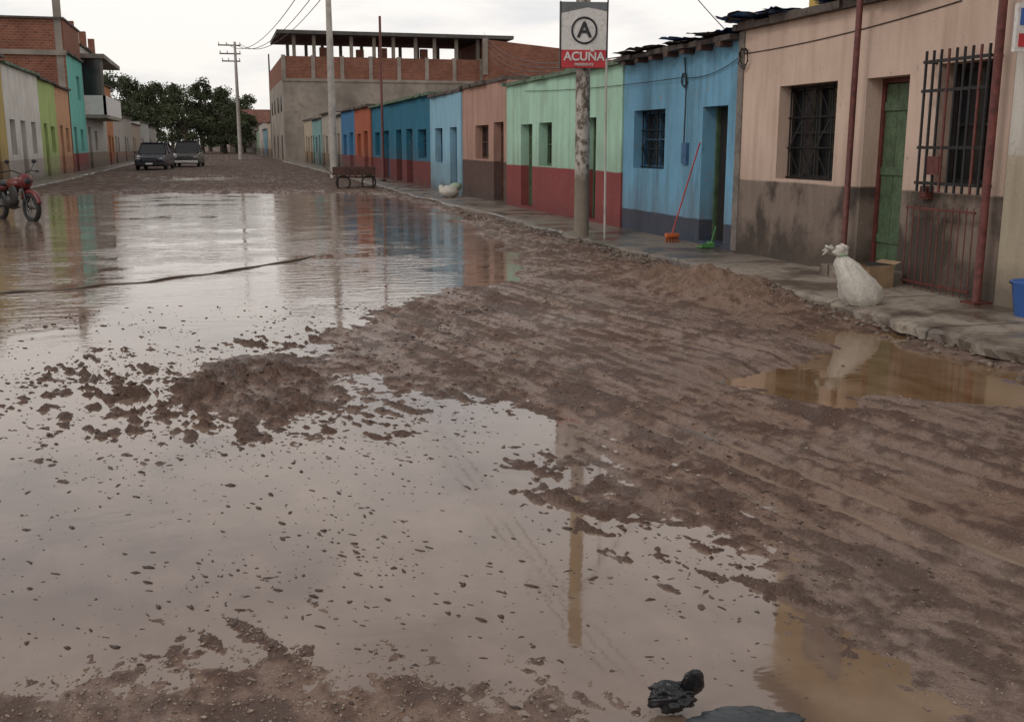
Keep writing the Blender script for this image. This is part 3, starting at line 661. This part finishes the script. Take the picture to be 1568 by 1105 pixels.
for k in range(14): B.tube([(6.63+.014*k,14.95,.2),(6.6+.018*k,14.9+.03*(k%3),.108)],.01,OR,5)
extra(E,B,'brush')
BG=pm('green_plastic',(.08,.24,.07),.4)
E=empty('green_dustpan',(6.8,13.9,.1)); B=MB(); B.box(6.72,6.92,13.9,14.1,.125,.14,BG); B.box(6.9,6.92,13.9,14.1,.14,.2,BG); B.box(6.72,6.9,13.9,13.92,.14,.18,BG); B.tube([(6.91,13.97,.2),(6.97,13.97,.42)],.01,BG,6); extra(E,B,'pan')
BB=pm('blue_plastic',(.05,.14,.42),.35,.1,4,bmp=0)
E=empty('blue_bucket',(6.76,7.46,.13)); B=MB(); rings=[]
for z_,r in ((.0,.12),(.01,.13),(.28,.17),(.3,.185),(.31,.185),(.305,.165),(.03,.12)): rings.append([(r*math.cos(2*math.pi*k/28),r*math.sin(2*math.pi*k/28),z_) for k in range(28)])
B.loft(rings,BB); B.build('bucket_body',E)
B=MB(); B.tube([(.19*math.cos(t),.19*math.sin(t),.29) for t in np.linspace(.2,math.pi-.2,12)],.005,IRON,6); B.build('handle',E)
# foreground crumpled plastic
BP=pm('black_plastic',(.012,.012,.014),.25,.3,12,bmp=.3); GP=pm('grey_plastic',(.05,.056,.062),.4,.2,10,bmp=.3)
E=empty('plastic_bag',(1.20,2.50,.015),(0,0,math.radians(-15.5)))
def crump(rad,mat,loc,seed,par,nm,a1=.3,a2=.3):
    n,k=64,36; A=[]
    for i in range(k+1):
        ph=math.pi*i/k
        for j in range(n): th=2*math.pi*j/n; A.append((math.sin(ph)*math.cos(th),math.sin(ph)*math.sin(th),math.cos(ph)))
    A=np.array(A); d=1+a1*fbm(A[:,0]*2.2+seed,A[:,1]*2.2+A[:,2]*3.1,3,seed)-a2*abs(fbm(A[:,0]*3+A[:,1]*2,A[:,2]*3+A[:,1]*3,3,seed+4))
    A=A*d[:,None]*np.array(rad)
    fs=[(i*n+j,(i+1)*n+j,(i+1)*n+(j+1)%n,i*n+(j+1)%n) for i in range(k) for j in range(n)]
    b=MB(); b.add([tuple(a) for a in A],fs,mat,True); return b.build(nm,par,loc)
crump((.068,.048,.045),BP,(-.03,.0,.04),3,E,'bag_body',.3,.2)
o=crump((.036,.012,.048),BP,(.03,.0,.085),8,E,'bag_knot',.1,.06); o.rotation_euler=(.2,-.45,.3)
crump((.03,.02,.03),BP,(-.07,-.01,.045),14,E,'bag_fold')
crump((.17,.07,.045),GP,(.16,-.10,.010),5,E,'bag_sheet',.15,.2)
# ------------------------------------------------------------ motorcycle
RED=pm('moto_red',(.15,.018,.018),.35,.2,8,bmp=0,dirt=(.07,.035,.03)); RUB=pm('rubber',(.02,.02,.02),.8,.2,20); CHR=pm('steel',(.2,.2,.2),.4,.2,10,metal=.8,bmp=0); BLK=pm('black_plastic_trim',(.02,.02,.022),.45,.2,10,bmp=0)
fw=Vector((.62,-.78,0)); E=empty('red_motorcycle',(-4.62,25.25,-.03),(0,0,math.atan2(fw.y,fw.x)))
B=MB()
for cx_ in (0,1.28):
    B.torus((cx_,0,.31),(0,1,0),.265,.055,RUB,32,8); B.torus((cx_,0,.31),(0,1,0),.215,.012,CHR,28,6); B.tube([(cx_,-.07,.31),(cx_,.07,.31)],.045,CHR,10)
    for k in range(12):
        t=k*math.pi/6; B.tube([(cx_,.02*(-1)**k,.31),(cx_+.215*math.cos(t),0,.31+.215*math.sin(t))],.004,CHR,4)
B.build('wheels',E)
B=MB()
for s in (-.08,.08): B.tube([(1.28,s,.31),(1.12,s,.72),(1.03,s,.98)],.02,BLK,8); B.tube([(0,s,.31),(.18,s*1.3,.7)],.022,CHR,8); B.tube([(0,s,.31),(.5,s,.35)],.02,BLK,8)
B.tube([(1.02,0,.9),(.75,0,.62),(.62,0,.3),(.35,0,.32),(.3,0,.65),(.75,0,.66)],.024,BLK,8)
B.tube([(.93,-.36,1.06),(1.0,-.2,1.08),(1.02,0,1.0),(1.0,.2,1.08),(.93,.36,1.06)],.013,BLK,8)
for s in (-1,1): B.tube([(.93,.36*s,1.06),(.9,.44*s,1.05)],.02,RUB,8); B.tube([(.98,.22*s,1.08),(1.0,.3*s,1.24)],.007,BLK,6); B.blob((1.0,.3*s,1.27),(.02,.06,.04),BLK)
B.build('frame',E)
B=MB(); B.blob((.74,0,.8),(.28,.15,.13),RED,16,10,0); B.blob((1.12,0,.86),(.12,.16,.16),RED,14,8,0); B.blob((1.21,0,.86),(.05,.08,.08),BLK,14,8,0)
B.blob((.14,0,.72),(.27,.11,.09),RED,14,8,0); B.blob((.3,0,.8),(.38,.14,.07),BLK,16,8,0)
B.blob((.5,0,.42),(.2,.14,.16),BLK,12,8,.05); B.tube([(.6,.12,.3),(.3,.14,.25),(-.15,.15,.35)],[.02,.03,.04],CHR,10)
for s in (-1,1): B.blob((.85,.14*s,.58),(.18,.03,.2),BLK,12,8,0)
for cx_ in (0,1.28): B.tube([(cx_+.34*math.cos(t),0,.31+.34*math.sin(t)) for t in np.linspace(.3,2.6,10)],.055,RED if cx_ else BLK,8)
B.build('bodywork',E)
# ------------------------------------------------------------ cars
def car(name,x,y,col,heading,h=1.5,L=4.4,Wd=1.8,pickup=False):
    E=empty(name,(x,y,.07),(0,0,heading)); cm=pm(name+'_paint'+str(x),col,.25,.08,2,bmp=0,dirt=(.1,.08,.065))
    B=MB(); rings=[]
    for (yy,hw,zb,zt) in ((-L/2,.78,.32,.62),(-L/2+.12,.86,.24,.78),(-L/2+.9,.9,.22,.92),(-.6,.9,.22,.98),(L/2-.5,.9,.22,1.0),(L/2-.08,.86,.26,.95),(L/2,.8,.34,.75)):
        w_=hw*Wd/1.8
        rings.append([(-w_*.92,yy,zb),(w_*.92,yy,zb),(w_,yy,zb+.15),(w_,yy,(zb+zt)/2+.05),(w_*.9,yy,zt-.03),(w_*.6,yy,zt),(-w_*.6,yy,zt),(-w_*.9,yy,zt-.03),(-w_,yy,(zb+zt)/2+.05),(-w_,yy,zb+.15)])
    B.loft(rings,cm,False); B.build('body',E,bevel=.03)
    B=MB(); rings=[]; yr=L/2-.35 if not pickup else .9
    for (yy,hw,zt) in ((-1.0,.78,.96),(-.35,.66,h-.04),(.1,.64,h),(yr-.5,.63,h-.02),(yr,.72,.98)):
        rings.append([(-.8,yy,.94),(.8,yy,.94),(hw,yy,zt),(-hw,yy,zt)])
    B.loft(rings,GLASS,False); B.build('cabin_glass',E)
    B=MB(); B.box(-.65,.65,-.4,yr-.45,h-.03,h+.025,cm)
    for s in (-1,1):
        B.tube([(.8*s,-1.02,.95),(.67*s,-.36,h-.02)],.035,cm,6); B.tube([(.8*s,.35,.95),(.66*s,.35,h-.02)],.04,cm,6); B.tube([(.8*s,yr+.02,.95),(.66*s,yr-.5,h-.02)],.05,cm,6)
        B.blob((.98*s,-.75,1.02),(.1,.06,.07),cm)
    B.build('roof',E,bevel=.015)
    B=MB()
    for s in (-1,1):
        B.blob((.64*s,-L/2-.0,.66),(.15,.07,.07),pm('lamp%s%s'%(s,x),(.3,.3,.28),.15,.05,3,bmp=0),12,8,0)
    B.box(-.42,.42,-L/2-.03,-L/2+.05,.52,.7,BLK); B.box(-.82,.82,-L/2-.09,-L/2+.1,.3,.46,SW if pickup else BLK); B.box(-.2,.2,-L/2-.11,-L/2-.09,.34,.44,SW)
    B.box(-.4,.4,-L/2-.04,-L/2-.03,.58,.61,CHR)
    B.build('front_fittings',E,bevel=.008)
    B=MB()
    for s in (-1,1):
        for yy in (-L/2+.85,L/2-.85):
            B.torus((.8*s,yy,.31),(1,0,0),.22,.1,RUB,24,8); B.tube([(.74*s,yy,.31),(.86*s,yy,.31)],.17,CHR,12)
    B.build('wheels',E)
car('dark_car',-3.6,68.4,(.025,.025,.05),math.radians(-6),1.6)
car('pickup_truck',-1.85,77,(.05,.045,.045),math.radians(-4),1.72,4.9,1.85,True)
E=empty('wooden_cart',(4.7,37.9,0)); B=MB()
B.box(-.7,.7,-.4,.4,.42,.48,WOODR)
for k in range(7): B.box(-.7+k*.22,-.62+k*.22,-.42,-.38,.48,.78,WOODR)
B.box(-.72,.72,-.43,-.4,.72,.8,WOODR); B.box(-.72,.72,.4,.43,.5,.8,WOODR)
for s in (-1,1):
    B.torus((.45*s,-.45,.27),(0,1,0),.24,.03,RUB,20,6); B.box(.62*s-.03,.62*s+.03,-.35,-.29,0,.42,WOODR); B.tube([(.7*s,.2,.5),(1.05*s if s<0 else .75,.2,.85)],.025,WOODR,6)
B.build('cart_body',E)
E=empty('white_sack',(6.35,29.5,.1)); B=MB(); B.blob((0,0,.16),(.28,.22,.18),SK,14,8,.15); B.blob((.2,.1,.3),(.18,.16,.12),pm('sack_green',(.3,.4,.28),.6),12,8,.15); B.blob((-.2,.1,.26),(.1,.1,.1),SK,10,6,.2); B.build('bags',E)
# ------------------------------------------------------------ trees
LM,nt,p,pos=newmat('foliage')
n=noise(nt,pos,.55,4); n2=noise(nt,pos,4,2)
c=mixc(nt,rng(nt,n,.35,.65),(.03,.04,.02),(.085,.105,.05)); c=mixc(nt,rng(nt,n2,.4,.7,0,.5),c,(.11,.115,.065))
nt.links.new(c,p.inputs['Base Color']); p.inputs['Roughness'].default_value=.7; p.inputs['Specular IOR Level'].default_value=.2
BK=pm('bark',(.08,.06,.045),.9,.3,6,bmp=0)
def treemesh(seed,Hh,cr,nc=26):
    r=np.random.RandomState(seed); B=MB()
    B.tube([(0,0,-.2),(.15,.1,Hh*.3),(-.1,.1,Hh*.6),(.1,0,Hh*.9)],[.35,.27,.16,.04],BK,8)
    cs=[]
    for k in range(nc):
        a=r.uniform(0,6.28); t=r.uniform(.22,1.0); rad=cr*math.sqrt(r.uniform(.02,1))*(1.2-.8*t)*1.15
        cs.append((rad*math.cos(a),rad*math.sin(a),Hh*t*.98,r.uniform(.45,1.1)*cr*.34))
    for (x,y,z_,q) in cs[:14]: B.tube([(0,.05,max(1.,z_*.55)),(x*.5,y*.5,z_*.8),(x,y,z_)],[.12,.07,.03],BK,5)
    vs=[];fs=[]
    for (x,y,z_,q) in cs:
        m_=240; d=r.normal(size=(m_,3)); d/=np.linalg.norm(d,axis=1)[:,None]; rr=q*r.uniform(.4,1.25,(m_,1))
        C=np.array([x,y,z_])+d*rr*np.array([1,1,.8])
        for c_ in C:
            s=r.uniform(.10,.24); u=r.normal(size=3); u/=np.linalg.norm(u); w_=np.cross(u,r.normal(size=3)); w_/=np.linalg.norm(w_)
            o=len(vs); vs+=[tuple(c_-u*s),tuple(c_+w_*s*.6),tuple(c_+u*s),tuple(c_-w_*s*.6)]; fs.append((o,o+1,o+2,o+3))
    B.add(vs,fs,LM)
    me=bpy.data.meshes.new('tree_mesh'); me.from_pydata(B.v,[],B.f)
    for m in B.mats: me.materials.append(m)
    me.polygons.foreach_set('material_index',B.m); me.update(); return me
TM=[treemesh(1,12.5,4.4,30),treemesh(2,9.5,4.2,26),treemesh(3,13.5,3.2,28)]
for (x,y,k,s) in ((-17,150,1,1.0),(-13,140,0,.82),(-20,135,1,1.0),(-10.5,155,1,.95),(-9,175,0,.85),(-4.5,170,1,.95),(-2,182,2,.9),(1.5,175,1,.9),(-6,190,0,.9),(3.5,190,1,.9),(-13,185,0,.95),(1,200,0,.9),(-24,150,0,.85),(6,230,0,.9),(-1,225,1,1.1),(-8,215,2,.9),(12,235,1,1.),(5,196,1,.7)):
    o=bpy.data.objects.new('tree',TM[k]); S.collection.objects.link(o); o.location=(x,y,0); o.scale=(s*1.1,s*1.1,s); o.rotation_euler=(0,0,x*1.7+y)
# ------------------------------------------------------------ world, sun, camera
W_=bpy.data.worlds.new('World'); S.world=W_; W_.use_nodes=True; nt=W_.node_tree
bg=nt.nodes['Background']
sky=nd(nt,'ShaderNodeTexSky',sky_type='NISHITA',sun_disc=False); sky.sun_elevation=math.radians(38); sky.sun_rotation=math.radians(250)
tc=nd(nt,'ShaderNodeTexCoord').outputs['Generated']
cn=noise(nt,scaled(nt,tc,(1.6,1.6,5.5)),2.2,8,.55); cn2=noise(nt,scaled(nt,tc,(1,1,3)),1.1,3,.5)
sz=nd(nt,'ShaderNodeSeparateXYZ',{'Vector':tc}).outputs[2]
hi=mixc(nt,rng(nt,sz,.25,.7),(10.2,9.7,9.2),(6.3,6.05,5.9))
lo_=mixc(nt,rng(nt,sz,.25,.7),(7.0,7.2,7.5),(4.6,4.6,4.7))
cl=mixc(nt,rng(nt,cn,.36,.54),lo_,hi)
cl=mixc(nt,rng(nt,sz,.0,.10,.6,0),cl,(9.8,9.3,8.7))
cc=mixc(nt,rng(nt,cn2,.3,.7,.9,1.0),sky.outputs[0],cl)
nt.links.new(cc,bg.inputs['Color']); bg.inputs['Strength'].default_value=.103
L=bpy.data.lights.new('sun','SUN'); L.energy=.65; L.angle=math.radians(15); L.color=(1,.94,.86)
lo=bpy.data.objects.new('sun',L); S.collection.objects.link(lo)
d=Vector((.75,.35,-.65)).normalized(); lo.rotation_euler=d.to_track_quat('-Z','Y').to_euler()
S.view_settings.view_transform='Standard'; S.view_settings.look='None'; S.view_settings.exposure=0
cam=bpy.data.cameras.new('camera'); co_=bpy.data.objects.new('camera',cam); S.collection.objects.link(co_)
co_.location=(0,0,1.6); co_.rotation_euler=(math.radians(90-11.72),0,math.radians(-15.53))
cam.sensor_width=36; cam.lens=36.73; cam.clip_end=3000; S.camera=co_
